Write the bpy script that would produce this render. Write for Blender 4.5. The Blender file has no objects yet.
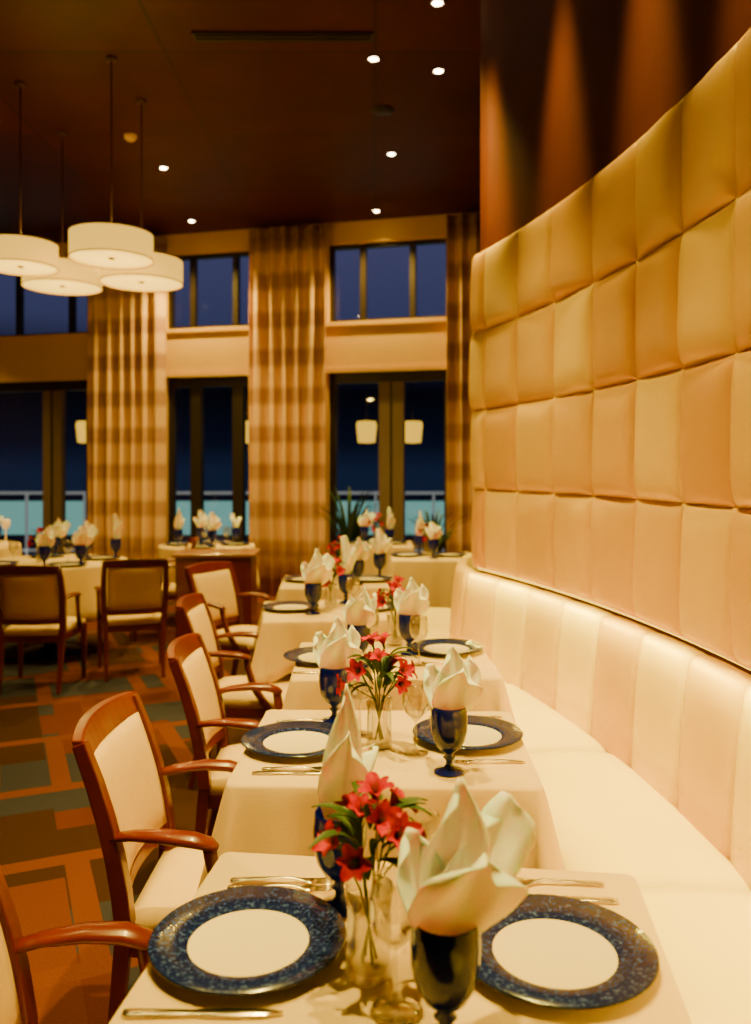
import bpy, bmesh, math, random
from mathutils import Vector, Matrix, Euler
R=random.Random(7)
COL=bpy.context.scene.collection
pi=math.pi
# ---------------------------------------------------------------- materials
def mat(name,col,rough=.6,metal=0,col2=None,ns=20,bump=0,bs=60,emis=None,es=0,coat=0,trans=0,ior=1.45,sheen=0,sss=0,spec=.5,rnd=0):
    m=bpy.data.materials.new(name); m.use_nodes=True
    nt=m.node_tree; b=nt.nodes['Principled BSDF']
    b.inputs['Base Color'].default_value=(*col,1); b.inputs['Roughness'].default_value=rough
    b.inputs['Metallic'].default_value=metal; b.inputs['IOR'].default_value=ior
    b.inputs['Coat Weight'].default_value=coat; b.inputs['Coat Roughness'].default_value=.12
    b.inputs['Transmission Weight'].default_value=trans
    b.inputs['Sheen Weight'].default_value=sheen
    b.inputs['Specular IOR Level'].default_value=spec
    if sss:
        b.inputs['Subsurface Weight'].default_value=sss; b.inputs['Subsurface Scale'].default_value=.02
    tc=nt.nodes.new('ShaderNodeTexCoord')
    if col2:
        n=nt.nodes.new('ShaderNodeTexNoise'); n.inputs['Scale'].default_value=ns; n.inputs['Detail'].default_value=4
        nt.links.new(tc.outputs['Object'],n.inputs['Vector'])
        mx=nt.nodes.new('ShaderNodeMix'); mx.data_type='RGBA'
        mx.inputs[6].default_value=(*col,1); mx.inputs[7].default_value=(*col2,1)
        if rnd:
            oi=nt.nodes.new('ShaderNodeObjectInfo')
            mm=nt.nodes.new('ShaderNodeMix'); mm.data_type='FLOAT'; mm.inputs[0].default_value=rnd
            nt.links.new(n.outputs['Fac'],mm.inputs[2]); nt.links.new(oi.outputs['Random'],mm.inputs[3])
            nt.links.new(mm.outputs[0],mx.inputs[0])
        else: nt.links.new(n.outputs['Fac'],mx.inputs[0])
        nt.links.new(mx.outputs[2],b.inputs['Base Color'])
    if bump:
        n2=nt.nodes.new('ShaderNodeTexNoise'); n2.inputs['Scale'].default_value=bs; n2.inputs['Detail'].default_value=3
        nt.links.new(tc.outputs['Object'],n2.inputs['Vector'])
        bp=nt.nodes.new('ShaderNodeBump'); bp.inputs['Strength'].default_value=bump; bp.inputs['Distance'].default_value=.01
        nt.links.new(n2.outputs['Fac'],bp.inputs['Height']); nt.links.new(bp.outputs[0],b.inputs['Normal'])
    if emis:
        b.inputs['Emission Color'].default_value=(*emis,1); b.inputs['Emission Strength'].default_value=es
    return m
def math_n(nt,op,a,b=None,clamp=False):
    n=nt.nodes.new('ShaderNodeMath'); n.operation=op; n.use_clamp=clamp
    for i,v in enumerate((a,b)):
        if v is None: continue
        if isinstance(v,(int,float)): n.inputs[i].default_value=v
        else: nt.links.new(v,n.inputs[i])
    return n.outputs[0]
def mixc(nt,f,a,b):
    n=nt.nodes.new('ShaderNodeMix'); n.data_type='RGBA'
    for i,v in ((0,f),(6,a),(7,b)):
        if isinstance(v,(int,float)): n.inputs[i].default_value=v
        elif isinstance(v,tuple): n.inputs[i].default_value=(*v,1)
        else: nt.links.new(v,n.inputs[i])
    return n.outputs[2]

LC=(1,.68,.11)      # warm lamp colour
M_PANEL=mat('golden_leather',(.98,.72,.060),.42,col2=(.68,.32,.010),ns=3,bump=.02,bs=90,spec=.35,rnd=.6)
M_LEATHER=mat('cream_leather',(.95,.77,.060),.5,col2=(.64,.36,.010),ns=4,bump=.02,bs=90,spec=.12,rnd=.9)
M_SEATL=mat('cream_seat_leather',(.90,.76,.09),.5,col2=(.84,.68,.06),ns=5,bump=.03,bs=90,spec=.12)
M_CLOTH=mat('cream_tablecloth',(.86,.65,.27),.8,col2=(.78,.56,.20),ns=4,bump=.1,bs=250)
M_NAP=mat('white_napkin',(1,.95,.92),.8,bump=.1,bs=200,sss=.5)
M_WOOD=mat('mahogany_wood',(.18,.017,.006),.3,col2=(.08,.008,.003),ns=9,coat=.3)
M_WOODL=mat('brown_wood_top',(.30,.13,.04),.35,col2=(.2,.08,.025),ns=9,coat=.3)
M_UPH=mat('cream_upholstery',(.80,.57,.19),.8,col2=(.70,.48,.14),ns=40,bump=.15,bs=200)
M_STEEL=mat('polished_steel',(.75,.66,.5),.22,1)
M_COBALT=mat('cobalt_glass',(.002,.010,.30),.08,coat=.4,spec=.4)
M_PLATEC=mat('cream_china',(.86,.74,.42),.22,coat=.3)
M_PETAL=mat('red_petal',(.60,.008,.002),.55,col2=(.34,.003,.001),ns=30,spec=.15)
M_LEAF=mat('green_leaf',(.030,.080,.016),.5,col2=(.016,.045,.010),ns=20)
M_BRONZE=mat('bronze_metal',(.06,.022,.008),.6,.3)
M_BLACK=mat('black_metal',(.01,.008,.006),.5)
M_BEIGE=mat('beige_plaster',(.76,.47,.09),.85,col2=(.68,.40,.07),ns=3,bump=.05)
M_OFFW=mat('dark_brown_plaster',(.10,.045,.015),.85,col2=(.08,.035,.012),ns=3)
M_FRAME=mat('dark_window_frame',(.020,.012,.008),.5)
M_POST=mat('taupe_door_post',(.17,.12,.09),.55)
M_POT=mat('dark_planter',(.05,.03,.02),.5)
M_WHITEM=mat('glowing_white_rail',(.75,.75,.7),.5,emis=(.75,.8,.7),es=.3)  # slight emission makes the white rail look lit at night
M_CAND=mat('frosted_candle_glass',(.8,.55,.2),.4,emis=(1,.6,.15),es=.6)
def plate_rim():
    m=bpy.data.materials.new('speckled_blue_glaze'); m.use_nodes=True; nt=m.node_tree; b=nt.nodes['Principled BSDF']
    tc=nt.nodes.new('ShaderNodeTexCoord')
    v=nt.nodes.new('ShaderNodeTexNoise'); v.inputs['Scale'].default_value=150; v.inputs['Detail'].default_value=3
    nt.links.new(tc.outputs['Object'],v.inputs['Vector'])
    f=math_n(nt,'MULTIPLY',math_n(nt,'SUBTRACT',v.outputs['Fac'],.53),6,True)
    c=mixc(nt,f,(.005,.012,.11),(.06,.11,.42)); nt.links.new(c,b.inputs['Base Color'])
    b.inputs['Roughness'].default_value=.2; b.inputs['Coat Weight'].default_value=.3
    return m
M_RIM=plate_rim()
M_RIMD=mat('dark_blue_edge',(.004,.009,.07),.2,coat=.3)
def glassmat(name,tint,base=.05,gl=.6,rough=.02):
    m=bpy.data.materials.new(name); m.use_nodes=True; nt=m.node_tree
    for n in list(nt.nodes): nt.nodes.remove(n)
    o=nt.nodes.new('ShaderNodeOutputMaterial'); t=nt.nodes.new('ShaderNodeBsdfTransparent'); g=nt.nodes.new('ShaderNodeBsdfGlossy')
    t.inputs[0].default_value=(*tint,1); g.inputs['Roughness'].default_value=rough
    lw=nt.nodes.new('ShaderNodeLayerWeight'); lw.inputs[0].default_value=.25
    f=math_n(nt,'ADD',math_n(nt,'MULTIPLY',lw.outputs['Facing'],gl),base,True)
    mx=nt.nodes.new('ShaderNodeMixShader'); nt.links.new(f,mx.inputs[0]); nt.links.new(t.outputs[0],mx.inputs[1]); nt.links.new(g.outputs[0],mx.inputs[2])
    nt.links.new(mx.outputs[0],o.inputs[0]); return m
M_GLASS=glassmat('clear_glass',(.95,.94,.92),.09,.9)
M_WGLASS=glassmat('window_glass',(.85,.86,.9),.015,.12)
def carpet():
    m=bpy.data.materials.new('geometric_carpet'); m.use_nodes=True; nt=m.node_tree; b=nt.nodes['Principled BSDF']
    tc=nt.nodes.new('ShaderNodeTexCoord'); mp=nt.nodes.new('ShaderNodeMapping'); mp.inputs['Rotation'].default_value=(0,0,math.radians(-24))
    nt.links.new(tc.outputs['Object'],mp.inputs['Vector'])
    def brick(w,h,mort,off,loc,rot=0):
        k=nt.nodes.new('ShaderNodeTexBrick'); k.offset=off; k.inputs['Scale'].default_value=1
        k.inputs['Brick Width'].default_value=w; k.inputs['Row Height'].default_value=h; k.inputs['Mortar Size'].default_value=mort
        k.inputs['Mortar Smooth'].default_value=0
        k.inputs['Color1'].default_value=(0,0,0,1); k.inputs['Color2'].default_value=(1,1,1,1); k.inputs['Mortar'].default_value=(.5,.5,.5,1)
        a=nt.nodes.new('ShaderNodeMapping'); a.inputs['Location'].default_value=loc; a.inputs['Rotation'].default_value=(0,0,rot)
        nt.links.new(mp.outputs[0],a.inputs[0]); nt.links.new(a.outputs[0],k.inputs['Vector']); return k
    k1=brick(.62,.40,.0,.5,(0,0,0)); k2=brick(.7,.42,0,.35,(.3,.2,0),pi/2); k3=brick(.62,.80,.045,.4,(.1,.5,0))
    f1=math_n(nt,'GREATER_THAN',k1.outputs['Color'],.5)
    c=mixc(nt,f1,(.050,.048,.080),(.145,.034,.014))
    f3=math_n(nt,'LESS_THAN',k2.outputs['Color'],.25)
    c=mixc(nt,f3,c,(.060,.024,.017))
    f4=math_n(nt,'GREATER_THAN',k2.outputs['Color'],.80)
    c=mixc(nt,f4,c,(.17,.044,.018))
    c=mixc(nt,k3.outputs['Fac'],c,(.185,.050,.020))
    n=nt.nodes.new('ShaderNodeTexNoise'); n.inputs['Scale'].default_value=120; nt.links.new(tc.outputs['Object'],n.inputs['Vector'])
    mu=nt.nodes.new('ShaderNodeMix'); mu.data_type='RGBA'; mu.blend_type='MULTIPLY'; mu.inputs[0].default_value=.5
    nt.links.new(c,mu.inputs[6]); nt.links.new(n.outputs['Fac'],mu.inputs[7]); nt.links.new(mu.outputs[2],b.inputs['Base Color'])
    b.inputs['Roughness'].default_value=.95; b.inputs['Specular IOR Level'].default_value=.1
    return m
M_CARPET=carpet()
def ceilmat():
    m=bpy.data.materials.new('dark_wood_ceiling'); m.use_nodes=True; nt=m.node_tree; b=nt.nodes['Principled BSDF']
    tc=nt.nodes.new('ShaderNodeTexCoord')
    k=nt.nodes.new('ShaderNodeTexBrick'); k.offset=0; k.inputs['Scale'].default_value=1; k.inputs['Brick Width'].default_value=1.5; k.inputs['Row Height'].default_value=1.5
    k.inputs['Mortar Size'].default_value=.010
    k.inputs['Color1'].default_value=(.095,.012,.003,1);k.inputs['Color2'].default_value=(.060,.008,.0025,1);k.inputs['Mortar'].default_value=(.03,.006,.002,1)
    nt.links.new(tc.outputs['Object'],k.inputs['Vector']); 
    n=nt.nodes.new('ShaderNodeTexNoise'); n.inputs['Scale'].default_value=3; nt.links.new(tc.outputs['Object'],n.inputs['Vector'])
    mu=nt.nodes.new('ShaderNodeMix'); mu.data_type='RGBA'; mu.blend_type='MULTIPLY'; mu.inputs[0].default_value=.6
    nt.links.new(k.outputs['Color'],mu.inputs[6]); nt.links.new(n.outputs['Fac'],mu.inputs[7]); nt.links.new(mu.outputs[2],b.inputs['Base Color'])
    b.inputs['Roughness'].default_value=.5; b.inputs['Specular IOR Level'].default_value=.2
    return m
M_CEIL=ceilmat()
M_BROWNW=mat('brown_lacquer_wall',(.13,.028,.006),.75,col2=(.055,.011,.003),ns=2.5,spec=.08)
def curtainmat():
    m=bpy.data.materials.new('plaid_curtain'); m.use_nodes=True; nt=m.node_tree; b=nt.nodes['Principled BSDF']
    tc=nt.nodes.new('ShaderNodeTexCoord'); sp=nt.nodes.new('ShaderNodeSeparateXYZ'); nt.links.new(tc.outputs['Object'],sp.inputs[0])
    z=sp.outputs['Z']; x=sp.outputs['X']
    def band(c,per,th,sh,ph=0):
        s=math_n(nt,'SINE',math_n(nt,'ADD',math_n(nt,'MULTIPLY',c,2*pi/per),ph))
        return math_n(nt,'MULTIPLY',math_n(nt,'SUBTRACT',s,th),sh,True)
    a=band(z,.46,-.25,1.1); a2=band(z,1.38,.5,3); v=band(x,.40,.2,1.5)
    f=math_n(nt,'ADD',math_n(nt,'MULTIPLY',a,.52),math_n(nt,'ADD',math_n(nt,'MULTIPLY',a2,.12),math_n(nt,'MULTIPLY',v,.12)),True)
    c=mixc(nt,f,(.85,.54,.24),(.26,.09,.10)); nt.links.new(c,b.inputs['Base Color']); b.inputs['Roughness'].default_value=.8
    return m
M_CURT=curtainmat()
M_SHADE=mat('linen_lamp_shade',(.45,.22,.02),.8,emis=(1,.55,.05),es=1.5)
M_DIFF=mat('lamp_diffuser',(.4,.22,.03),.6,emis=(1,.62,.06),es=2.6)
M_BULB=mat('downlight_bulb',(1,.82,.55),.5,emis=(1,.80,.45),es=40)
M_STRIP=mat('led_strip',(1,.62,.22),.5,emis=(1,.70,.04),es=2.6)
M_LAMPREFL=mat('reflection_glow',(.8,.45,.1),.5,emis=(1,.56,.03),es=1.8)  # glow of the pendant reflections put outside the glass
M_POOL=mat('lit_pool_water',(.02,.18,.16),.1,col2=(.04,.25,.2),ns=.5,emis=(.18,.44,.35),es=1.1)
M_TERR=mat('terrace_stone',(.03,.03,.035),.8)

# ---------------------------------------------------------------- geometry helpers
class G:
    def __init__(s): s.v=[];s.f=[];s.m=[]
    def add(s,vf,mi=0,T=None):
        v,f=vf; o=len(s.v)
        s.v+= [tuple(T@Vector(p)) if T else tuple(p) for p in v]
        s.f+= [tuple(i+o for i in q) for q in f]; s.m+=[mi]*len(f); return s
def mk(name,g,mats,parent=None,loc=(0,0,0),rot=0,smooth=True,bevel=0,sub=0,autos=True,bseg=2):
    if isinstance(g,tuple): g=G().add(g)
    me=bpy.data.meshes.new(name); me.from_pydata(g.v,[],g.f)
    if not isinstance(mats,(list,tuple)): mats=[mats]
    for m in mats: me.materials.append(m)
    for p,mi in zip(me.polygons,g.m): p.material_index=mi; p.use_smooth=smooth
    bm=bmesh.new(); bm.from_mesh(me); bmesh.ops.recalc_face_normals(bm,faces=bm.faces); bm.to_mesh(me); bm.free()
    me.update()
    ob=bpy.data.objects.new(name,me); COL.objects.link(ob)
    ob.location=loc; ob.rotation_euler=(0,0,rot) if isinstance(rot,(int,float)) else rot
    if parent: ob.parent=parent
    if bevel:
        b=ob.modifiers.new('b','BEVEL'); b.width=bevel; b.segments=bseg; b.limit_method='ANGLE'
    if sub:
        b=ob.modifiers.new('s','SUBSURF'); b.levels=sub; b.render_levels=sub
    return ob
def info(o,label,cat=None,group=None,kind=None):
    o['label']=label
    if cat:o['category']=cat
    if group:o['group']=group
    if kind:o['kind']=kind
    return o
def empty(name,loc=(0,0,0),rot=0):
    e=bpy.data.objects.new(name,None); COL.objects.link(e); e.location=loc; e.rotation_euler=(0,0,rot); e.empty_display_size=.1
    return e
def box(x0,x1,y0,y1,z0,z1):
    v=[(x,y,z) for x in(x0,x1) for y in(y0,y1) for z in(z0,z1)]
    return v,[(0,1,3,2),(4,6,7,5),(0,4,5,1),(2,3,7,6),(0,2,6,4),(1,5,7,3)]
def lathe(prof,seg=32,close=False):
    v=[];f=[];n=len(prof)
    for r,z in prof:
        for k in range(seg):
            a=2*pi*k/seg; v.append((max(r,1e-5)*math.cos(a),max(r,1e-5)*math.sin(a),z))
    for i in range(n-1):
        for k in range(seg):
            k2=(k+1)%seg; f.append((i*seg+k,i*seg+k2,(i+1)*seg+k2,(i+1)*seg+k))
    if close:
        for k in range(seg):
            k2=(k+1)%seg; i=n-1; f.append((i*seg+k,i*seg+k2,k2,k))
    else:
        f.append(tuple(range(seg))[::-1]); f.append(tuple((n-1)*seg+k for k in range(seg)))
    return v,f
def tube(path,rad,seg=8,up=(0,0,1),sx=1,sy=1,ph=0):
    P=[Vector(p) for p in path]; n=len(P); v=[];f=[]
    if isinstance(rad,(int,float)): rad=[rad]*n
    u=Vector(up)
    for i in range(n):
        t=(P[min(i+1,n-1)]-P[max(i-1,0)]).normalized()
        a=t.cross(u)
        if a.length<.05: a=t.cross(Vector((1,0,0)))
        a.normalize(); b=t.cross(a).normalized()
        for k in range(seg):
            th=2*pi*k/seg+ph
            v.append(tuple(P[i]+a*math.cos(th)*rad[i]*sx+b*math.sin(th)*rad[i]*sy))
    for i in range(n-1):
        for k in range(seg):
            k2=(k+1)%seg; f.append((i*seg+k,i*seg+k2,(i+1)*seg+k2,(i+1)*seg+k))
    f.append(tuple(range(seg))[::-1]); f.append(tuple((n-1)*seg+k for k in range(seg)))
    return v,f
def sq(path,w,sx=1,sy=1,up=(1,0,0)):
    if isinstance(w,(int,float)): w=[w]*len(path)
    return tube(path,[q*.7071 for q in w],4,up,sx,sy,pi/4)
def slab(fn,nu,nv):
    v=[];f=[]; W=nu+1
    for s in(0,1):
        for j in range(nv+1):
            for i in range(nu+1): v.append(tuple(fn(i/nu,j/nv,s)))
    N=W*(nv+1); I=lambda i,j,s:s*N+j*W+i
    for j in range(nv):
        for i in range(nu):
            f.append((I(i,j,0),I(i+1,j,0),I(i+1,j+1,0),I(i,j+1,0)))
            f.append((I(i,j,1),I(i,j+1,1),I(i+1,j+1,1),I(i+1,j,1)))
    for i in range(nu):
        f.append((I(i,0,0),I(i,0,1),I(i+1,0,1),I(i+1,0,0))); f.append((I(i,nv,0),I(i+1,nv,0),I(i+1,nv,1),I(i,nv,1)))
    for j in range(nv):
        f.append((I(0,j,0),I(0,j+1,0),I(0,j+1,1),I(0,j,1))); f.append((I(nu,j,0),I(nu,j,1),I(nu,j+1,1),I(nu,j+1,0)))
    return v,f
def dup(o,loc=None,rot=None,label=None,parent=None):
    c=o.copy(); COL.objects.link(c)
    if parent: c.parent=parent
    if loc is not None: c.location=loc
    if rot is not None: c.rotation_euler=(0,0,rot)
    for ch in o.children: dup(ch,parent=c)
    if label: c['label']=label
    return c

# ---------------------------------------------------------------- room
CEIL=4.5
def wd(x): return 10.03-.25*x
AX,BX=-7,4
def polyslab(z0,z1):
    pts=[(AX,-2),(BX,-2),(BX,wd(BX)),(AX,wd(AX))]
    v=[(x,y,z0) for x,y in pts]+[(x,y,z1) for x,y in pts]
    return v,[(3,2,1,0),(4,5,6,7),(0,1,5,4),(1,2,6,5),(2,3,7,6),(3,0,4,7)]
info(mk('floor',polyslab(-.1,0),M_CARPET,smooth=False),'patterned carpet in rust, brown and blue-grey rectangles',kind='structure')
info(mk('ceiling',polyslab(CEIL,CEIL+.12),M_CEIL,smooth=False),'dark reddish wood panelled ceiling',kind='structure')
info(mk('wall_left',box(AX-.12,AX,-2,wd(AX),0,CEIL),M_OFFW,smooth=False),'dark brown side wall',kind='structure')
info(mk('wall_rear',box(AX,BX,-2.12,-2,0,CEIL),M_OFFW,smooth=False),'dark brown rear wall',kind='structure')
info(mk('wall_far_side',box(BX,BX+.12,-2,wd(BX),0,CEIL),M_OFFW,smooth=False),'dark brown side wall',kind='structure')
TH=math.atan(.25)
def U(px):
    s=(px-375)/843; return 10.03*s/(math.cos(TH)+math.sin(TH)*s)
WL=(0,10.03,0)
def wobj(name,g,m,**k): return mk(name,g,m,loc=WL,rot=-TH,**k)
UL,UR=AX/math.cos(TH),BX/math.cos(TH)
g=G()
g.add(box(UL,UR,0,.2,2.71,3.28)).add(box(UL,UR,0,.2,4.24,CEIL))
piers=[(U(88),U(166)),(U(254),U(328)),(U(449),UR),(UL,U(-60))]
for a,b in piers:
    g.add(box(a,b,0,.2,0,2.71)); g.add(box(a,b,0,.2,3.28,4.24))
info(wobj('wall_back',g,M_BEIGE,smooth=False),'beige plaster wall around tall windows',kind='structure')
g=G().add(box(UL,UR,-.03,0,2.69,2.74)).add(box(UL,UR,-.03,0,3.25,3.30))
info(wobj('trim_1',g,M_BEIGE,smooth=False),'beige horizontal band moulding',kind='structure')
ops=[(U(-60),U(88),[14,0.0]),(U(166),U(254),[]),(U(328),U(449),[])]
upm=[[U(15),U(68)],[U(190),U(233)],[U(361),U(411)]]
wn=0
for (a,b,_),ms in zip(ops,upm):
    wn+=1
    g=G(); y0,y1=.05,.13; fr=.05
    z0,z1=3.28,4.24
    g.add(box(a,b,y0,y1,z0,z0+fr)).add(box(a,b,y0,y1,z1-fr,z1)).add(box(a,a+fr,y0,y1,z0,z1)).add(box(b-fr,b,y0,y1,z0,z1))
    for m_ in ms: g.add(box(m_-.035,m_+.035,y0,y1,z0,z1))
    o=info(wobj('window_%d'%wn,g,M_FRAME,smooth=False),'dark framed clerestory window onto dusk sky',kind='structure')
    gl=mk('glass',box(a+fr,b-fr,.085,.095,z0+fr,z1-fr),M_WGLASS,parent=o,smooth=False)
lowp=[([U(50)],.14),([U(194),U(236)],.07),([U(390)],.15)]
dn=0
for (a,b,_),(ms,w) in zip(ops,lowp):
    dn+=1; g=G(); z0,z1=0,2.71; fr=.07
    g.add(box(a,b,y0,y1,z0,.12)).add(box(a,b,y0,y1,z1-.14,z1)).add(box(a,a+fr,y0,y1,z0,z1)).add(box(b-fr,b,y0,y1,z0,z1))
    for m_ in ms: g.add(box(m_-w,m_+w,y0-.02,y1,z0,z1-.14),1 if w>.1 else 0)
    if w>.1:
        for m_ in ms:
            g.add(box(m_-.012,m_+.012,y0-.03,y0-.02,z0,z1-.14),0)
    o=info(wobj('door_%d'%dn,g,[M_FRAME,M_POST],smooth=False),'tall glazed terrace door in dark frame',kind='structure')
    mk('glass',box(a+fr,b-fr,.085,.095,.12,z1-.14),M_WGLASS,parent=o,smooth=False)
info(wobj('baseboard_back',G().add(box(piers[1][0],piers[1][1],-.02,0,0,.12)).add(box(piers[0][0],piers[0][1],-.02,0,0,.12)),M_WOOD,smooth=False),'dark wood baseboard',kind='structure')

def curtain(ua,ub,seed):
    n=110; rr=random.Random(seed); g=G(); v=[];f=[]; H=[.01,.6,1.4,2.3,3.2,4.0,4.44]
    w=ub-ua; ph=rr.random()*6
    for j,z in enumerate(H):
        for i in range(n+1):
            t=i/n; x=(t-.5)*w
            k=x*2*pi/.17+ph+.5*math.sin(t*9+seed)
            v.append((x,-.16+.05*math.sin(k)+.01*math.sin(z*2+t*5),z))
    for j in range(len(H)-1):
        for i in range(n):
            a=j*(n+1)+i; f.append((a,a+1,a+n+2,a+n+1))
    c=(ua+ub)/2
    o=mk('curtain',(v,f),M_CURT,loc=(c*math.cos(TH),10.03-c*math.sin(TH),0),rot=-TH)
    s=o.modifiers.new('t','SOLIDIFY'); s.thickness=.006
    info(o,'floor-length plaid beige and brown pleated curtain',cat='curtain',group='plaid curtains between windows')
curtain(U(94),U(170),1); curtain(U(253),U(330),2); curtain(U(449),U(492),3)

# curved banquette wall
def W(d):
    if d<1.2:
        t=1.2-2.45; x0=1.09-.0405*t-.0635*t*t; s=-.0405-.127*t
        return x0+s*(d-1.2)
    t=d-2.45; return 1.09-.0405*t-.0635*t*t
DEND=4.90
def W2(d):
    if d<DEND: return W(d)
    t=d-DEND; c=W(DEND)
    if t<.45: return c-.22*t+.42*t*t
    c+=-.22*.45+.42*.2025; t-=.45
    return c+.158*t+.10*t*t
def fr(fn,d,off,z):
    e=.01; tx=fn(d+e)-fn(d-e); ty=2*e; L=math.hypot(tx,ty); nx,ny=-ty/L,tx/L
    return (fn(d)+nx*off,d+ny*off,z)
v=[];f=[];N=60
for i in range(N+1):
    d=-1.9+(DEND+1.9)*i/N
    for off in(0,-.25):
        for z in(0,CEIL): v.append(fr(W,d,off,z))
for i in range(N):
    a=i*4;b=a+4
    f+=[(a,b,b+1,a+1),(a+2,a+3,b+3,b+2),(a+1,b+1,b+3,a+3),(a,a+2,b+2,b)]
f+=[(0,1,3,2),(N*4,N*4+2,N*4+3,N*4+1)]
info(mk('wall_right',(v,f),M_BROWNW),'curved dark copper-brown lacquered wall above padding',kind='structure')

RH=.45; ZB=.96
db=[DEND,4.75,4.37,3.97,3.57,3.18,2.81,2.45,2.08,1.7,1.3,.9,.5]
for row in range(4):
    for c in range(len(db)-1):
        d1=db[c]; d0=db[c+1]
        z0=ZB+row*RH; z1=z0+RH; dm=(d0+d1)/2
        base=Vector(fr(W,dm,0,0)); 
        jit=R.uniform(-.003,.003); tl=R.uniform(-.014,.014); tv=R.uniform(-.004,.010)
        def fn(u,v_,s,d0=d0,d1=d1,z0=z0,z1=z1,base=base,jit=jit,tl=tl,tv=tv):
            d=d0+.0005+(d1-d0-.001)*u; z=z0+.0005+(z1-z0-.001)*v_
            U_=abs(2*u-1);V_=abs(2*v_-1)
            e=(1-U_**4.5)*(1-V_**5)
            bul=.042+(.038+jit)*e**.6+(tl*(2*u-1)+tv*(1-2*v_))*e**.5
            off=.002 if s else bul
            return Vector(fr(W,d,off,z))-base
        o=mk('upholstered_wall_panel',slab(fn,24,24),M_PANEL,loc=base)
        info(o,'square padded golden cream leather panel on curved wall',cat='wall panel',group='padded leather wall panels')
v=[];f=[];N=60
for i in range(N+1):
    d=-.3+(DEND+.3)*i/N
    for off in(.004,.016):
        for z in(.945,.955): v.append(fr(W,d,off,z))
for i in range(N):
    a=i*4;b=a+4
    f+=[(a,b,b+1,a+1),(a+2,a+3,b+3,b+2),(a+1,b+1,b+3,a+3),(a,a+2,b+2,b)]
f+=[(0,1,3,2),(N*4,N*4+2,N*4+3,N*4+1)]
info(mk('light_strip',(v,f),M_STRIP),'warm glowing light strip tucked under padded wall panels',cat='light strip')
def arealight(x,y,z,sx,sy,e,rot,col=LC):
    l=bpy.data.lights.new('strip_light','AREA'); l.shape='RECTANGLE'; l.size=sx; l.size_y=sy; l.energy=e; l.color=col
    o=bpy.data.objects.new('strip_light',l); COL.objects.link(o); o.location=(x,y,z); o.rotation_euler=rot
d=DEND-.2
while d>-.2:
    p=fr(W,d,.118,.957); sl=math.atan2(W(d+.05)-W(d-.05),.1)
    arealight(*p,.02,.46,2.1,(0,0,-sl),col=(1,.78,.06)); d-=.46

# banquette
BO=Vector((W(3),3,0)); DS,DE=-.3,6.4
bq=info(empty('banquette',BO),'long curved cream leather banquette against padded wall',cat='banquette')
ch=.37; d=DE
while d-ch>DS:
    d1=d; d0=d-ch
    prof=[(.012,.44),(.115,.44),(.11,.55),(.10,.70),(.088,.82),(.076,.90),(.066,.922),(.04,.93),(.012,.928)]
    v=[];f=[];n=8;K=len(prof)
    for i in range(n+1):
        u=i/n; dd=d0+.0005+(d1-d0-.001)*u; b=(1-abs(2*u-1)**3)
        for (o_,z) in prof:
            oo=o_+(.016*b if o_>.06 else 0); zz=z+(.003*b if z>.9 else 0)
            v.append(Vector(fr(W2,dd,oo,zz))-BO)
    for i in range(n):
        for k in range(K):
            k2=(k+1)%K; f.append((i*K+k,i*K+k2,(i+1)*K+k2,(i+1)*K+k))
    f.append(tuple(range(K))[::-1]); f.append(tuple(n*K+k for k in range(K)))
    mk('back_cushion',(v,f),M_LEATHER,parent=bq)
    d=d0
bounds=[DE,5.4,4.3,3.25,2.16,1.1,0,-.3]
for i_ in range(len(bounds)-1):
    d1=bounds[i_];d0=bounds[i_+1]
    prof=[(.115,.30),(.55,.30),(.58,.33),(.595,.38),(.585,.425),(.55,.452),(.50,.462),(.36,.468),(.22,.462),(.14,.455),(.115,.44)]
    v=[];f=[];n=16;K=len(prof)
    for i in range(n+1):
        u=i/n; b=1-abs(2*u-1)**12; dd=d0+.002+(d1-d0-.004)*u
        for (o_,z) in prof:
            v.append(Vector(fr(W2,dd,o_-(0 if o_<.45 else .012*(1-b)),z-(0 if z<.4 else .014*(1-b))))-BO)
    for i in range(n):
        for k in range(K):
            k2=(k+1)%K; f.append((i*K+k,i*K+k2,(i+1)*K+k2,(i+1)*K+k))
    f.append(tuple(range(K))[::-1]); f.append(tuple(n*K+k for k in range(K)))
    mk('seat_cushion',(v,f),M_SEATL,parent=bq)
v=[];f=[];n=50
for i in range(n+1):
    dd=DS+(DE-DS)*i/n
    for (o_,z) in [(.012,0),(.53,0),(.55,.30),(.012,.30)]: v.append(Vector(fr(W2,dd,o_,z))-BO)
for i in range(n):
    for k in range(4):
        k2=(k+1)%4; f.append((i*4+k,i*4+k2,(i+1)*4+k2,(i+1)*4+k))
f+=[(3,2,1,0),(n*4,n*4+1,n*4+2,n*4+3)]
o=mk('base',(v,f),M_WOOD,parent=bq,smooth=False); o['label']='dark wood base'

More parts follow.
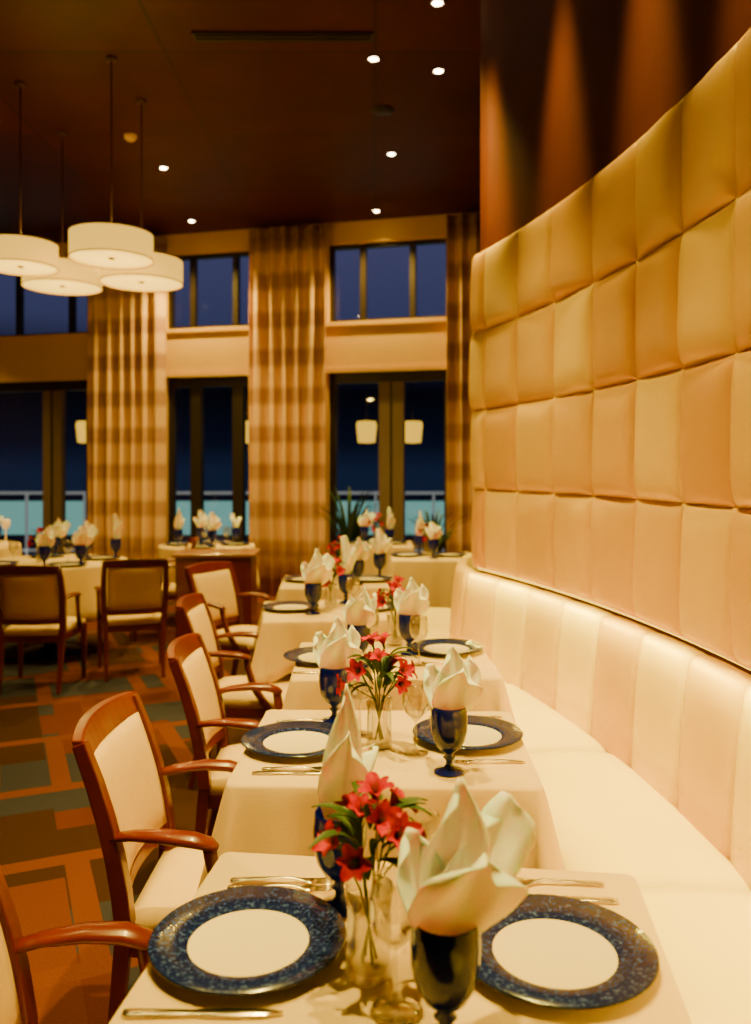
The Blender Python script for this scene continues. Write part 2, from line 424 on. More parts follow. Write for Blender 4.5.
# ---------------------------------------------------------------- chair
def build_chair():
    c=empty('dining_chair')
    def fs(u,v_,s):
        x=-.23+.46*u; hw=.205+.035*u; y=(2*v_-1)*hw
        e=(1-abs(2*u-1)**4)*(1-abs(2*v_-1)**4)
        z=.40 if s else .437+.035*e**.5
        return (x,y,z)
    mk('seat',slab(fs,12,12),M_UPH,parent=c)
    g=G()
    for a in(1,-1):
        g.add(sq([(-.215,a*.195,.375),(.215,a*.228,.375)],.05,.5,1,up=(0,0,1)))
    g.add(box(.20,.225,-.23,.23,.35,.40)).add(box(-.225,-.20,-.2,.2,.35,.40))
    mk('seat_frame',g,M_WOOD,parent=c,smooth=False,bevel=.004)
    for a in(1,-1):
        mk('leg',sq([(.205,a*.235,0),(.21,a*.235,.2),(.21,a*.235,.41)],[.026,.034,.042],up=(0,1,0)),M_WOOD,parent=c,smooth=False,bevel=.004)
        mk('leg',sq([(-.29,a*.205,0),(-.25,a*.207,.2),(-.225,a*.21,.44)],[.026,.034,.042],up=(0,1,0)),M_WOOD,parent=c,smooth=False,bevel=.004)
    def bx(z):
        t=(z-.44)/.46; return -.225-.03*t-.085*t*t
    g=G()
    for a in(1,-1):
        g.add(sq([(bx(z),a*(.215+.01*math.sin((z-.44)*6)),z) for z in(.43,.52,.61,.70,.79,.89)],[.044,.044,.042,.04,.038,.034],up=(0,1,0)))
    def rail(zc,h,th,hw):
        def fn(u,v_,s):
            y=(2*u-1)*hw; z=zc+(v_-.5)*h+(.012*(1-(2*u-1)**2) if zc>.8 and v_>.5 else 0)
            return (bx(z)-.03*(1-(2*u-1)**2)+(-th/2 if s else th/2),y,z)
        return slab(fn,10,2)
    g.add(rail(.872,.055,.030,.232)).add(rail(.50,.04,.025,.205))
    mk('backrest',g,M_WOOD,parent=c,smooth=False,bevel=.004)
    def pad(u,v_,s):
        y=(2*u-1)*.197; z=.52+.327*v_
        e=((1-abs(2*u-1)**4)*(1-abs(2*v_-1)**4))**.5
        return (bx(z)-.03*(1-(2*u-1)**2)+(-.010-.016*e if s else .010+.016*e),y,z)
    mk('back_cushion',slab(pad,12,10),M_UPH,parent=c)
    for a in(1,-1):
        g=G().add(tube([(bx(.66)-.005,a*.222,.655),(-.2,a*.235,.668),(-.12,a*.25,.672),(-.05,a*.257,.667),(-.005,a*.255,.655),(.012,a*.253,.645)],[.02,.024,.03,.032,.028,.015],10,(0,0,1),1,.5))
        g.add(tube([(-.01,a*.253,.655),(-.002,a*.25,.6),(.03,a*.245,.5),(.10,a*.24,.40)],[.018,.017,.018,.02],8,(0,1,0)))
        mk('armrest',g,M_WOOD,parent=c)
    return c
CH=info(build_chair(),'mahogany armchair with cream upholstered seat and back',cat='chair',group='mahogany dining chairs')
CH.location=(-.425,1.34,0); CH.scale=(.97,.97,.97)
chairs=[(-.385,2.24,0),(-.38,3.14,0.03),(-.60,4.22,.0),(-.86,5.62,-.5),
        (-2.36,5.98,pi/2+.05),(-1.84,6.38,pi/2+.35),(-2.02,7.80,pi+.3),(-3.75,7.6,.2),(-3.3,6.2,pi/2-.5)]
for i,(x,y,r) in enumerate(chairs):
    dup(CH,(x,y,0),r)

# ---------------------------------------------------------------- tables
def rectper(hx,hy,r=.02,n=34):
    P=[]
    cs=[((hx-r,hy-r),0),((-hx+r,hy-r),pi/2),((-hx+r,-hy+r),pi),((hx-r,-hy+r),1.5*pi)]
    for q in range(4):
        (cx,cy),a0=cs[q]
        for k in range(6):
            a=a0+pi/2*k/5; P.append(((cx+r*math.cos(a),cy+r*math.sin(a)),(math.cos(a),math.sin(a)),1.0))
        (nx,ny),_=cs[(q+1)%4]; a=a0+pi/2
        sx,sy=cx+r*math.cos(a),cy+r*math.sin(a); ex,ey=nx+r*math.cos(a),ny+r*math.sin(a); L=math.hypot(ex-sx,ey-sy)
        for k in range(1,n):
            t=k/n; dist=min(t,1-t)*L
            w=math.exp(-(dist/.055)**2); sg=1 if t>.5 else -1
            na=a+ (pi/4*w if t>.5 else -pi/4*w)
            P.append(((sx+(ex-sx)*t,sy+(ey-sy)*t),(math.cos(na),math.sin(na)),w))
    return P
def cloth_mesh(per,z0,drop,seed,fold=.014,kf=38,corner=.05):
    rr=random.Random(seed); p1,p2=rr.random()*6,rr.random()*6
    n=len(per); v=[];f=[]; acc=0; S=[]
    for i in range(n):
        if i: acc+=math.dist(per[i][0],per[i-1][0])
        S.append(acc)
    tot=acc+math.dist(per[-1][0],per[0][0]); k1=round(kf*tot/(2*pi))*2*pi/tot; k2=round(kf*.45*tot/(2*pi))*2*pi/tot
    lv=[0,.02,.08,.2,.4,.6,.8,1.0]
    for j,t in enumerate(lv):
        for i,((x,y),(nx,ny),w) in enumerate(per):
            o=.004*min(1,t*30)+.025*t+ t*fold*(math.sin(k1*S[i]+p1)+.8*math.sin(k2*S[i]+p2))*(1-w)+ w*t*.055
            z=z0-(.0 if j==0 else 1)*(.004+(drop+corner*w+.012*math.sin(k2*S[i]+p2))*t)
            v.append((x+nx*o,y+ny*o,z))
    for j in range(len(lv)-1):
        for i in range(n):
            i2=(i+1)%n; f.append((j*n+i,j*n+i2,(j+1)*n+i2,(j+1)*n+i))
    f.append(tuple(range(n)))
    return v,f
TT=.755
def rect_table(x,y,r,hx,hy,seed,label,drop=.255):
    t=info(empty('dining_table',(x,y,0),r),label,cat='table',group='banquette tables')
    cl=mk('tablecloth',cloth_mesh(rectper(hx,hy),TT,drop,seed),M_CLOTH,parent=t)
    cl.modifiers.new('t','SOLIDIFY').thickness=.002
    mk('tabletop',box(-hx+.01,hx-.01,-hy+.01,hy-.01,.72,.749),M_WOOD,parent=t,smooth=False)
    g=G().add(lathe([(.20,0),(.20,.015),(.05,.04),(.035,.08),(.035,.70),(.09,.72)],20))
    mk('pedestal',g,M_BLACK,parent=t)
    return t
def round_table(x,y,rad,seed,label,drop=.42):
    t=info(empty('dining_table',(x,y,0)),label,cat='table',group='round dining tables')
    n=140; per=[((rad*math.cos(2*pi*i/n),rad*math.sin(2*pi*i/n)),(math.cos(2*pi*i/n),math.sin(2*pi*i/n)),0) for i in range(n)]
    mk('tablecloth',cloth_mesh(per,TT,drop,seed,fold=.03,kf=16),M_CLOTH,parent=t).modifiers.new('t','SOLIDIFY').thickness=.002
    mk('tabletop',lathe([(rad-.01,.72),(rad-.01,.749)],40),M_WOOD,parent=t,smooth=False)
    mk('pedestal',lathe([(.25,0),(.25,.02),(.06,.05),(.04,.10),(.04,.70),(.10,.72)],20),M_BLACK,parent=t)
    return t
LT='small two-seat table draped in cream tablecloth beside banquette'
rect_table(.052,1.31,-.12,.400,.335,1,LT)
rect_table(.030,2.36,-.03,.385,.32,2,LT)
rect_table(.070,3.42,.03,.39,.33,3,LT)
rect_table(-.23,4.62,.12,.38,.33,4,LT)
rect_table(-.26,5.80,.05,.38,.33,5,LT)
rect_table(.50,7.5,.0,.36,.36,6,'square table in cream cloth past the end of banquette',drop=.5)
rect_table(.02,8.75,.0,.36,.36,7,'square table in cream cloth near the terrace doors',drop=.5)
round_table(-2.72,7.05,.62,8,'round table in cream cloth ringed by armchairs')
round_table(-1.72,8.60,.48,9,'round table in cream cloth by the curtains')
round_table(-4.25,8.55,.6,10,'round table in cream cloth by the window')

# ---------------------------------------------------------------- tableware
def build_plate():
    g=G(); prof=[(0,0),(.088,0),(.093,.003),(.155,.016),(.157,.018),(.155,.0205),(.096,.0085),(.088,.0065),(0,.0060)]
    seg=56; v,f=lathe(prof,seg)
    n=len(prof); mi=[]
    for i in range(n-1):
        m_=0 if i in(0,1,2,5) else (1 if i in(6,7) else 2)
        mi+= [m_]*seg
    mi+=[0,1]
    g.v=v;g.f=f;g.m=mi
    return mk('charger_plate',g,[M_RIM,M_PLATEC,M_RIMD])
PL=info(build_plate(),'speckled cobalt blue rimmed plate with cream centre',cat='plate',group='blue charger plates')
GOB=[(0,0),(.038,0),(.039,.002),(.036,.005),(.014,.012),(.009,.020),(.0085,.030),(.016,.037),(.009,.044),(.014,.051),(.028,.060),(.040,.080),(.046,.106),(.047,.135),(.0445,.165),(.0435,.168),(.042,.165),(.0445,.135),(.043,.106),(.037,.084),(.020,.066),(0,.062)]
GB=info(mk('goblet',lathe(GOB,40),M_COBALT),'cobalt blue glass water goblet holding a napkin',cat='glass',group='cobalt goblets')
WG=[(0,0),(.034,0),(.034,.002),(.010,.006),(.004,.012),(.0035,.085),(.010,.092),(.030,.112),(.037,.135),(.036,.165),(.031,.19),(.030,.19),(.0345,.165),(.0355,.135),(.028,.113),(.008,.096),(0,.094)]
WGo=info(mk('wine_glass',lathe(WG,36),M_GLASS),'clear stemmed wine glass',cat='glass',group='clear wine glasses')
VS=[(0,0),(.033,0),(.036,.004),(.034,.05),(.033,.10),(.038,.135),(.0365,.135),(.031,.10),(.031,.05),(.031,.014),(0,.012)]
VSo=info(mk('flower_vase',lathe(VS,36),M_GLASS),'clear glass cylinder vase with cut flowers',cat='vase',group='clear flower vases')
def napkin_mesh(sheets):
    g=G()
    for az,lean,L,wm,skew,pw in sheets:
        nu,nv=24,26; v=[];f=[]
        for j in range(nv+1):
            t=j/nv
            q_=min(1,max(0,(t-.28)/.34)); q_=q_*q_*(3-2*q_)
            base=.028+(wm-.028)*q_
            w=base if t<.60 else min(base,wm*(1-.85*((t-.60)/.40)**pw))
            z=-.085+(L+.085)*t
            for i in range(nu+1):
                u=2*i/nu-1
                wrap=1.1*(1-.6*t)
                rad=w/wrap
                x=rad*math.sin(u*wrap)
                rip=(.016*math.sin(u*3.4+az*3+t*2.5)+.006*math.sin(u*7.5+az*2-t*2))*max(0,t-.30)*1.6
                y=.012+ (t**1.8)*lean - rad*(1-math.cos(u*wrap))*.8 + rip
                x+=skew*max(0,t-.3)**1.2*1.3
                zz=z-.008*abs(u)**1.5*t+.018*math.sin(u*2.0+az*2+.8)*max(0,t-.45)*1.6-lean*.35*max(0,t-.6)
                if t<.42:
                    q=math.hypot(x,y)
                    if q>.037: x*=.037/q; y*=.037/q
                v.append((x*math.cos(az)-y*math.sin(az),x*math.sin(az)+y*math.cos(az),zz))
        for j in range(nv):
            for i in range(nu):
                a=j*(nu+1)+i; f.append((a,a+1,a+nu+2,a+nu+1))
        g.add((v,f))
    return g
NS=[ [(0,.015,.175,.052,.028,2.2),(.12,.035,.145,.062,.115,6),(pi+.1,.045,.108,.076,-.050,7),(.3,.03,.105,.046,-.035,5)],
     [(0,.01,.215,.038,.012,1.7),(pi,.03,.150,.048,-.02,3),(-1.2,.035,.125,.042,.0,4)],
     [(0,.02,.145,.054,.015,2.1),(pi,.035,.105,.064,-.035,6),(-.25,.03,.120,.052,.055,5),(.3,.03,.10,.046,-.035,5)] ]
NAPS=[]
for s in range(3):
    o=info(mk('napkin',napkin_mesh(NS[s]),M_NAP),'white cloth napkin loosely folded in blue goblet',cat='napkin',group='folded napkins')
    s_=o.modifiers.new('t','SOLIDIFY'); s_.thickness=.0015
    NAPS.append(o)
def bloom():
    g=G()
    for k in range(6):
        a=2*pi*k/6; inner=k%2; L=.042 if not inner else .038; wd_=.0115 if not inner else .008
        v=[];f=[];n=8
        for i in range(n+1):
            t=i/n; r=.003+L*.70*t**1.6; z=L*(1.1*t-.45*t**3)
            w=wd_*math.sin(pi*min(1,.10+.82*t))**.8*(1 if t<1 else .2)
            for s in(-1,-.5,0,.5,1):
                v.append((r-.002*(1-abs(s)),s*w,z+.004*abs(s)))
        for i in range(n):
            for s in range(4): q=i*5+s; f.append((q,q+1,q+6,q+5))
        g.add((v,f),0,Matrix.Rotation(a,4,'Z'))
    g.add(tube([(0,0,-.012),(0,0,0),(0,0,.006)],[.002,.004,.004],6),1)
    for k in range(4):
        a=k*1.6; g.add(tube([(0,0,0),(.005*math.cos(a),.005*math.sin(a),.03)],.0007,4),1)
    return g
def leafg(L=.075,w=.010):
    v=[];f=[];n=8
    for i in range(n+1):
        t=i/n; x=L*t; z=.025*math.sin(t*2.2)-.02*t*t
        ww=w*math.sin(pi*(.05+.93*t))**.8
        for s in(-1,0,1): v.append((x,s*ww,z+(.003 if s else 0)))
    for i in range(n):
        for s in(0,1): q=i*3+s; f.append((q,q+1,q+4,q+3))
    return v,f
def bouquet(seed,nb=8,nl=20,joined=False,spread=1.0,sc=1.0):
    rr=random.Random(seed)
    root=None if joined else empty('flower_bouquet'); J=G()
    bm_=bloom(); bmesh0=None; lf=None
    for k in range(nb):
        a=2.4*k+rr.uniform(-.3,.3); fr_=(k+.4)/nb; rad=.080*spread*fr_**.6; z=.262-.095*fr_+rr.uniform(-.022,.022)
        tip=Vector((rad*math.cos(a),rad*math.sin(a),z))
        b0=Vector((-.012*math.cos(a),-.012*math.sin(a),.02)); mid=Vector((.014*math.cos(a),.014*math.sin(a),.13))
        st=tube([b0,mid,tip],[.0018,.0018,.0015],6)
        d=(tip-mid).normalized()*.8+Vector((.7*fr_*math.cos(a),.7*fr_*math.sin(a),-.35*fr_))+Vector((rr.uniform(-.3,.3),rr.uniform(-.6,.1),0))
        q=d.to_track_quat('Z','Y'); s=rr.uniform(.85,1.1)*sc
        if joined:
            J.add(st,1); J.add((bm_.v,bm_.f),0,Matrix.Translation(tip)@q.to_matrix().to_4x4()@Matrix.Scale(s,4))
        else:
            mk('stem',st,M_LEAF,parent=root)
            if bmesh0 is None:
                o=mk('bloom',bm_,[M_PETAL,M_LEAF],parent=root); bmesh0=o
            else:
                o=bmesh0.copy(); COL.objects.link(o); o.parent=root
            o.location=tip; o.rotation_euler=q.to_euler(); o.scale=(s,s,s)
    for k in range(nl):
        a=rr.uniform(0,6.28); z=rr.uniform(.145,.235); E=Euler((0,rr.uniform(-.8,.2),a)); p=Vector((.018*math.cos(a),.018*math.sin(a),z)); s=rr.uniform(.8,1.2)
        if joined: J.add(leafg(),1,Matrix.Translation(p)@E.to_matrix().to_4x4())
        else:
            if lf is None: o=mk('leaf',leafg(),M_LEAF,parent=root); lf=o
            else: o=lf.copy(); COL.objects.link(o); o.parent=root
            o.location=p; o.rotation_euler=E; o.scale=(s,s,s)
    if joined: root=mk('flower_bouquet',J,[M_PETAL,M_LEAF])
    return info(root,'red alstroemeria blooms with green leaves in glass vase',cat='flowers',group='red flower bouquets')
def strip(pts,z,th):
    v=[];f=[]
    for x,w,zo in pts:
        v+=[(x,-w,z+zo),(x,w,z+zo),(x,w*.8,z+zo+th),(x,-w*.8,z+zo+th)]
    n=len(pts)
    for i in range(n-1):
        for k in range(4):
            k2=(k+1)%4; f.append((i*4+k,i*4+k2,i*4+4+k2,i*4+4+k))
    f+=[(3,2,1,0),tuple((n-1)*4+k for k in range(4))]
    return v,f
gf=G().add(strip([(-.10,.006,0),(-.095,.010,0),(-.05,.006,.003),(0,.0035,.006),(.03,.004,.003),(.045,.011,0),(.06,.012,0)],.0,.0025))
for k in range(4):
    yy=-.0095+k*.0063
    gf.add(([(x,y+yy,z) for x,y,z in strip([(.058,.0018,0),(.08,.0016,.001),(.098,.0008,.004)],0,.002)[0]],strip([(.058,.0018,0),(.08,.0016,.001),(.098,.0008,.004)],0,.002)[1]))
FK=info(mk('fork',gf,M_STEEL),'polished steel dinner fork on tablecloth',cat='fork',group='dinner forks')
KN=info(mk('knife',strip([(-.11,.007,0),(-.10,.010,0),(-.02,.0075,0),(-.01,.006,0),(0,.009,0),(.05,.0105,0),(.09,.009,0),(.115,.002,0)],0,.003),M_STEEL),'polished steel dinner knife on tablecloth',cat='knife',group='dinner knives')
SP=info(mk('spoon',strip([(-.09,.005,0),(-.085,.009,0),(-.04,.005,.003),(.02,.0035,.005),(.035,.006,.002),(.05,.016,0),(.065,.019,0),(.08,.016,.001),(.093,.004,.003)],0,.0025),M_STEEL),'polished steel spoon on tablecloth',cat='spoon',group='spoons')
ZT=TT+.0025
used=set()
def put(src,x,y,r=0,z=None,label=None):
    z=ZT if z is None else z
    if src.name not in used:
        used.add(src.name); src.location=(x,y,z); src.rotation_euler=(0,0,r)
        if label: src['label']=label
        return src
    return dup(src,(x,y,z),r,label)
ni=[0]
def gob(x,y,r=0,k=None):
    put(GB,x,y)
    k=ni[0]%3 if k is None else k; ni[0]+=1
    put(NAPS[k],x,y,r,ZT+.158)
def vase(x,y,seed,joined=False,r=0,**kw):
    put(VSo,x,y); b=bouquet(seed,joined=joined,**kw); b.location=(x,y,ZT+.002); b.rotation_euler=(0,0,r)
def cut(x,y,r,kind,sep=.028):
    for i,s in enumerate(kind):
        dx=math.sin(-r)*sep*i; dy=math.cos(r)*sep*i
        put(s,x+dx,y+dy,r)
# table 1
put(PL,-.203,1.350); put(PL,.280,1.32)
gob(.093,1.12,0,0); gob(-.062,1.47,0,1)
vase(-.010,1.275,3,nb=9,nl=22,spread=.9); 
put(WGo,.075,1.40); put(WGo,.028,1.19)
cut(-.17,1.535,-.02,(FK,FK)); cut(-.245,1.182,0,(KN,)); cut(-.23,1.10,-.05,(SP,))
cut(.32,1.50,pi-.10,(KN,),); cut(.33,1.555,pi-.05,(SP,)); cut(.27,1.09,pi,(FK,))
# table 2
put(PL,-.215,2.34); put(PL,.262,2.40)
gob(.186,2.13,.1,2); gob(-.125,2.56,.2,2)
vase(.01,2.32,8,nb=11,nl=26,spread=1.15); put(WGo,.108,2.27); put(WGo,-.045,2.44)
cut(-.2,2.525,0,(FK,FK)); cut(-.2,2.12,0,(KN,SP)); cut(.28,2.60,pi,(KN,)); cut(.29,2.20,pi,(FK,))
# table 3
put(PL,-.215,3.40); put(PL,.30,3.56)
gob(.14,3.50,.1,2); gob(-.066,3.27,-.3,2)
vase(.085,3.68,12,nb=9,nl=14); put(WGo,.17,3.3); put(WGo,-.02,3.5)
cut(-.2,3.60,0,(FK,)); cut(-.2,3.17,0,(KN,)); cut(.28,3.32,pi,(FK,))
# table 4
put(PL,-.465,4.63); put(PL,-.02,4.66)
gob(-.33,4.47,.3,0); gob(-.17,4.85,1,1); vase(-.25,4.68,15,joined=True); put(WGo,-.12,4.5)
# table 5
put(PL,-.48,5.83); put(PL,-.04,5.83)
gob(-.12,5.60,.2,2); gob(.03,6.03,.9,0); vase(-.25,5.82,19,joined=True); put(WGo,-.30,5.65)
# table 6, 7
put(PL,.66,7.5); put(PL,.28,7.5); gob(.40,7.7,.1,1); gob(.50,7.28,.8,2); vase(.47,7.5,22,joined=True)
put(PL,.18,8.75); put(PL,-.15,8.75); gob(-.12,8.98,0,0); gob(.14,8.53,.5,1); vase(.01,8.74,25,joined=True)
# table A
gob(-2.35,6.72,.2,0); gob(-2.55,7.45,.9,2); gob(-3.1,6.7,.4,1)
gob(-2.25,7.3,1,1); gob(-2.85,7.5,.3,0); gob(-2.6,6.62,.3,2)
for a in(-2.4,-.9,.5,2.0): put(PL,-2.72+.42*math.cos(a),7.05+.42*math.sin(a))
vase(-2.78,7.0,30,joined=True); put(WGo,-2.9,6.75); put(WGo,-2.45,7.05); put(WGo,-2.5,6.85)
# table B
gob(-1.98,8.45,.2,1); gob(-1.62,8.35,1,0); gob(-1.45,8.75,2,2); gob(-1.82,8.77,1,0); put(WGo,-1.72,8.5); put(WGo,-1.5,8.5)
for a in(-1.6,0.0,1.6,3.1): put(PL,-1.72+.29*math.cos(a),8.60+.29*math.sin(a))
# table C
gob(-3.9,8.3,.2,1); gob(-4.3,8.2,1,0); gob(-4.0,8.9,2,2); vase(-4.2,8.6,33,joined=True)

CN=info(mk('candle_holder',lathe([(0,0),(.03,0),(.012,.01),(.006,.03),(.006,.16),(.03,.18),(.042,.22),(.04,.26),(.036,.26),(.038,.22),(.026,.185),(0,.18)],24),M_CAND),'tall frosted glass candle holder glowing warmly',cat='candle holder',group='candle holders')
put(CN,-2.68,6.9,0)
put(CN,-3.75,8.55,0)

# sideboard
sb=info(empty('sideboard',(-1.38,7.35,0),.04),'dark wood service cabinet with lighter brown top',cat='cabinet')
mk('body',box(-.32,.32,-.22,.24,.06,.78),M_WOOD,parent=sb,smooth=False,bevel=.006)
mk('countertop',box(-.35,.35,-.25,.26,.78,.81),M_WOODL,parent=sb,smooth=False,bevel=.006)
mk('plinth',box(-.30,.30,-.19,.22,0,.06),M_BLACK,parent=sb,smooth=False)
for a in(-1,1):
    dr=mk('door',box(-.145,.145,-.012,.0,-.33,.33),M_WOOD,parent=sb,loc=(a*.155,-.222,.42),smooth=False,bevel=.004)
    mk('handle',tube([(-a*.11,-.012,-.05),(-a*.11,-.03,-.045),(-a*.11,-.03,.045),(-a*.11,-.012,.05)],.005,8,(1,0,0)),M_BRONZE,parent=dr)

def plant(x,y,h,seed,n=26):
    rr=random.Random(seed); p=info(empty('potted_palm',(x,y,0)),'leafy dark green palm in dark planter near doors',cat='plant',group='potted palms')
    mk('planter',lathe([(0,0),(.13,0),(.17,.3),(.18,.32),(.165,.32),(.15,.28),(0,.27)],28),M_POT,parent=p)
    g=G()
    for k in range(n):
        a=rr.uniform(0,6.28); L=h*rr.uniform(.6,1); out=rr.uniform(.15,.4); v=[];f=[];m=12
        ww=rr.uniform(.012,.022)
        for i in range(m+1):
            t=i/m; r=out*t**1.5; z=.27+L*(t*1.2-.35*t**3); w=ww*math.sin(pi*(.08+.9*t))+.002
            for s in(-1,0,1): v.append((r*math.cos(a)-s*w*math.sin(a),r*math.sin(a)+s*w*math.cos(a),z+(.006 if s else 0)))
        for i in range(m):
            for s in(0,1): q=i*3+s; f.append((q,q+1,q+4,q+3))
        g.add((v,f))
    mk('foliage',g,M_LEAF,parent=p)
plant(-.30,9.45,1.25,4,50); plant(.62,9.2,.95,5,36)

# pendants
def pendant(x,y,z,rad,label):
    p=info(empty('pendant_lamp',(x,y,z)),label,cat='lamp',group='drum pendant lamps')
    h=.185
    mk('lamp_shade',lathe([(rad,-h/2),(rad,h/2),(rad-.008,h/2),(rad-.008,-h/2)],56,close=True),M_SHADE,parent=p)
    mk('diffuser',lathe([(0,-h/2+.012),(rad-.010,-h/2+.012),(rad-.010,-h/2+.02),(0,-h/2+.02)],56),M_DIFF,parent=p)
    g=G()
    for zz in(-h/2,h/2-.0): g.add(lathe([(rad+.001,zz-.004),(rad+.003,zz-.004),(rad+.003,zz+.004),(rad+.001,zz+.004)],56,close=True))
    mk('trim_ring',g,M_BRONZE,parent=p)
    g=G().add(tube([(0,0,-h/2+.02),(0,0,CEIL-z)],.0055,10)).add(tube([(-rad+.008,0,h/2-.02),(rad-.008,0,h/2-.02)],.005,8)).add(tube([(0,-rad+.008,h/2-.02),(0,rad-.008,h/2-.02)],.005,8))
    g.add(lathe([(0,-h/2),(.012,-h/2),(.02,-h/2+.006),(.03,-h/2+.011)],16))
    mk('rod',g,M_BRONZE,parent=p)
    mk('canopy',lathe([(0,CEIL-z-.02),(.04,CEIL-z-.02),(.045,CEIL-z-.005),(.045,CEIL-z)],24),M_BRONZE,parent=p)
    for dz,e in((-h/2-.35,14),(h/2+.05,3)):
        l=bpy.data.lights.new('lamp','POINT'); l.energy=e; l.color=LC; l.shadow_soft_size=.03
        lo=bpy.data.objects.new('bulb_light',l); COL.objects.link(lo); lo.parent=p; lo.location=(.03,.03,dz)
def X(px,d): return (px-375)/843*d
def Z(py,d): return 1.52-(py-470)/843*d
LP='cream linen drum pendant on slim bronze rod'
for px,py,d,r in((111,247,6.1,.293),(141,272,6.80,.325),(62,277,7.45,.335),(20,256,6.5,.275)):
    pendant(X(px,d),d,Z(py,d),r,LP)

dl=[(373,59),(438,71),(437,3),(391,154),(163,168),(376,211),(191,221)]
DL=None
def downlight(x,y,energy,ang=85,blend=.8,aim=None,soft=.04):
    global DL
    if DL is None:
        DL=info(empty('recessed_downlight',(x,y,CEIL)),'small round recessed ceiling light with bright bulb',cat='ceiling light',group='recessed downlights')
        mk('trim_ring',lathe([(.035,-.004),(.055,-.006),(.058,-.001),(.035,-.001)],28,close=True),M_BRONZE,parent=DL)
        mk('bulb',lathe([(0,-.010),(.02,-.009),(.034,-.001),(0,-.001)],24),M_BULB,parent=DL)
    else: dup(DL,(x,y,CEIL))
    if energy:
        l=bpy.data.lights.new('spot','SPOT'); l.energy=energy; l.color=LC; l.spot_size=math.radians(ang); l.spot_blend=blend; l.shadow_soft_size=soft
        o=bpy.data.objects.new('spot_light',l); COL.objects.link(o); o.location=(x,y,CEIL-.03)
        if aim: 
            dv=Vector(aim)-o.location; o.rotation_euler=dv.to_track_quat('-Z','Y').to_euler()
for px,py in dl:
    d=2.98*843/(470-py); downlight(X(px,d),d,500 if py>100 else 320,ang=112 if py>160 else 85)
for x,y,e,a in[(-.02,1.2,860,60),(-.06,2.4,820,60),(-.14,3.7,760,62),(-1.6,2.5,100,85),(-1.9,4.3,260,80),(-3.2,4.8,240,85),(-5.2,7,240,85),(-5.9,9.9,500,95)]:  # unseen downlights added out of view to brighten tables, chairs and walls
    downlight(x,y,e,ang=a)
# wall grazing lights
d=4.78; k=0
while d>.2:
    p=fr(W,d,.22,0); q=fr(W,d,.08,0)
    downlight(p[0],p[1],400 if k else 620,ang=26,blend=1.0,aim=(q[0],q[1],2.0),soft=.06)
    d-=.80; k+=1

d=2.98*843/(470-36)
info(mk('air_vent',G().add(box(-.62,.62,-.06,.06,-.012,0)).add(box(-.60,.60,-.035,-.01,-.02,-.010)).add(box(-.60,.60,.01,.035,-.02,-.010)),M_BLACK,loc=(X(283,d),d,CEIL),smooth=False),'long black linear ceiling air vent',cat='air vent')
d=2.98*843/(470-135)
info(mk('smoke_detector',lathe([(0,-.05),(.03,-.05),(.05,-.03),(.055,-.008),(.055,0),(0,0)],24),M_UPH,loc=(X(130,d),d,CEIL)),'small round ceiling smoke detector',cat='smoke detector')
d=2.98*843/(470-110)
info(mk('ceiling_speaker',lathe([(0,-.012),(.09,-.012),(.10,-.004),(.10,0),(0,0)],28),M_BLACK,loc=(X(382,d),d,CEIL)),'round dark recessed ceiling speaker',cat='speaker')

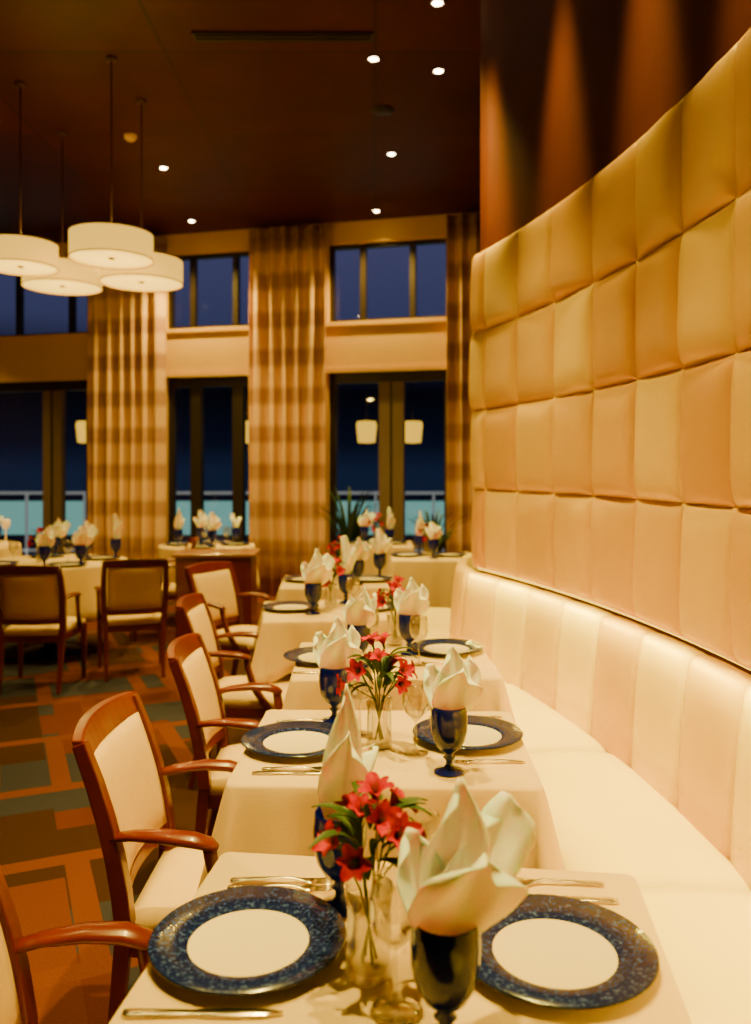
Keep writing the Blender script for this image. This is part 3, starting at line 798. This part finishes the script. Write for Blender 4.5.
# ---------------------------------------------------------------- outside
info(mk('terrace',box(-30,30,12.2,60,-.15,-.05),M_TERR,smooth=False),'dark stone terrace outside windows',kind='structure')
info(mk('swimming_pool',box(-28,26,20.5,42,-.05,-.03),M_POOL,smooth=False),'turquoise lit pool water beyond terrace railing',cat='pool')
info(wobj('trim_2',box(UL,UR,.25,2.6,2.9,3.0),M_FRAME,smooth=False),'dark eave added above terrace doors to carry the glowing drums',kind='structure')  # added eave: holds up the reflection drums and darkens the door tops
rl=info(empty('railing',(0,14.5,0)),'white metal terrace railing with slim posts',cat='railing')
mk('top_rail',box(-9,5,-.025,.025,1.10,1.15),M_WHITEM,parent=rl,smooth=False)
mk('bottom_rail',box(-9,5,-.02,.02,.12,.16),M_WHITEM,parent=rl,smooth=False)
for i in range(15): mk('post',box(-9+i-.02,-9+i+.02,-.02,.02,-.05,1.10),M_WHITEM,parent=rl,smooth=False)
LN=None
for px in(366,412,247,86):  # glowing drums added outside in place of pendant reflections in the glass
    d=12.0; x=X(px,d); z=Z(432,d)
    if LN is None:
        LN=info(empty('lamp_reflection',(x,d,z)),'small glowing drum lantern added outside to stand in for a mirrored pendant',cat='reflection',group='lamp reflection stand-ins')
        mk('lamp_shade',lathe([(0,-.16),(.12,-.15),(.145,.10),(.13,.15),(0,.16)],24),M_LAMPREFL,parent=LN)
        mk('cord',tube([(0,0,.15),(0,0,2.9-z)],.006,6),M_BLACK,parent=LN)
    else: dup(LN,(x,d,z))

# ---------------------------------------------------------------- world
w=bpy.data.worlds.new('dusk'); bpy.context.scene.world=w; w.use_nodes=True; nt=w.node_tree
bg=nt.nodes['Background']; tc=nt.nodes.new('ShaderNodeTexCoord'); sp=nt.nodes.new('ShaderNodeSeparateXYZ')
nt.links.new(tc.outputs['Generated'],sp.inputs[0])
cr=nt.nodes.new('ShaderNodeValToRGB'); nt.links.new(sp.outputs['Z'],cr.inputs[0])
e=cr.color_ramp.elements; e[0].position=0; e[0].color=(.010,.018,.045,1); e[1].position=.5; e[1].color=(.03,.04,.10,1)
for p,c in((.03,(.004,.006,.016,1)),(.09,(.002,.002,.004,1)),(.13,(.01,.012,.030,1)),(.17,(.050,.056,.13,1)),(.25,(.068,.072,.16,1))):
    q=e.new(p); q.color=c
nt.links.new(cr.outputs[0],bg.inputs[0]); bg.inputs[1].default_value=1.0

# ---------------------------------------------------------------- camera
cd=bpy.data.cameras.new('camera'); cam=bpy.data.objects.new('camera',cd); COL.objects.link(cam)
cam.location=(0,0,1.52); cam.rotation_euler=(pi/2,0,0)
cd.sensor_fit='VERTICAL'; cd.sensor_height=36; cd.sensor_width=24; cd.lens=36*843/1024; cd.shift_y=-(512-470)/1024
cd.clip_start=.05; cd.clip_end=200
cd.dof.use_dof=True; cd.dof.focus_distance=2.0; cd.dof.aperture_fstop=2.8
bpy.context.scene.camera=cam
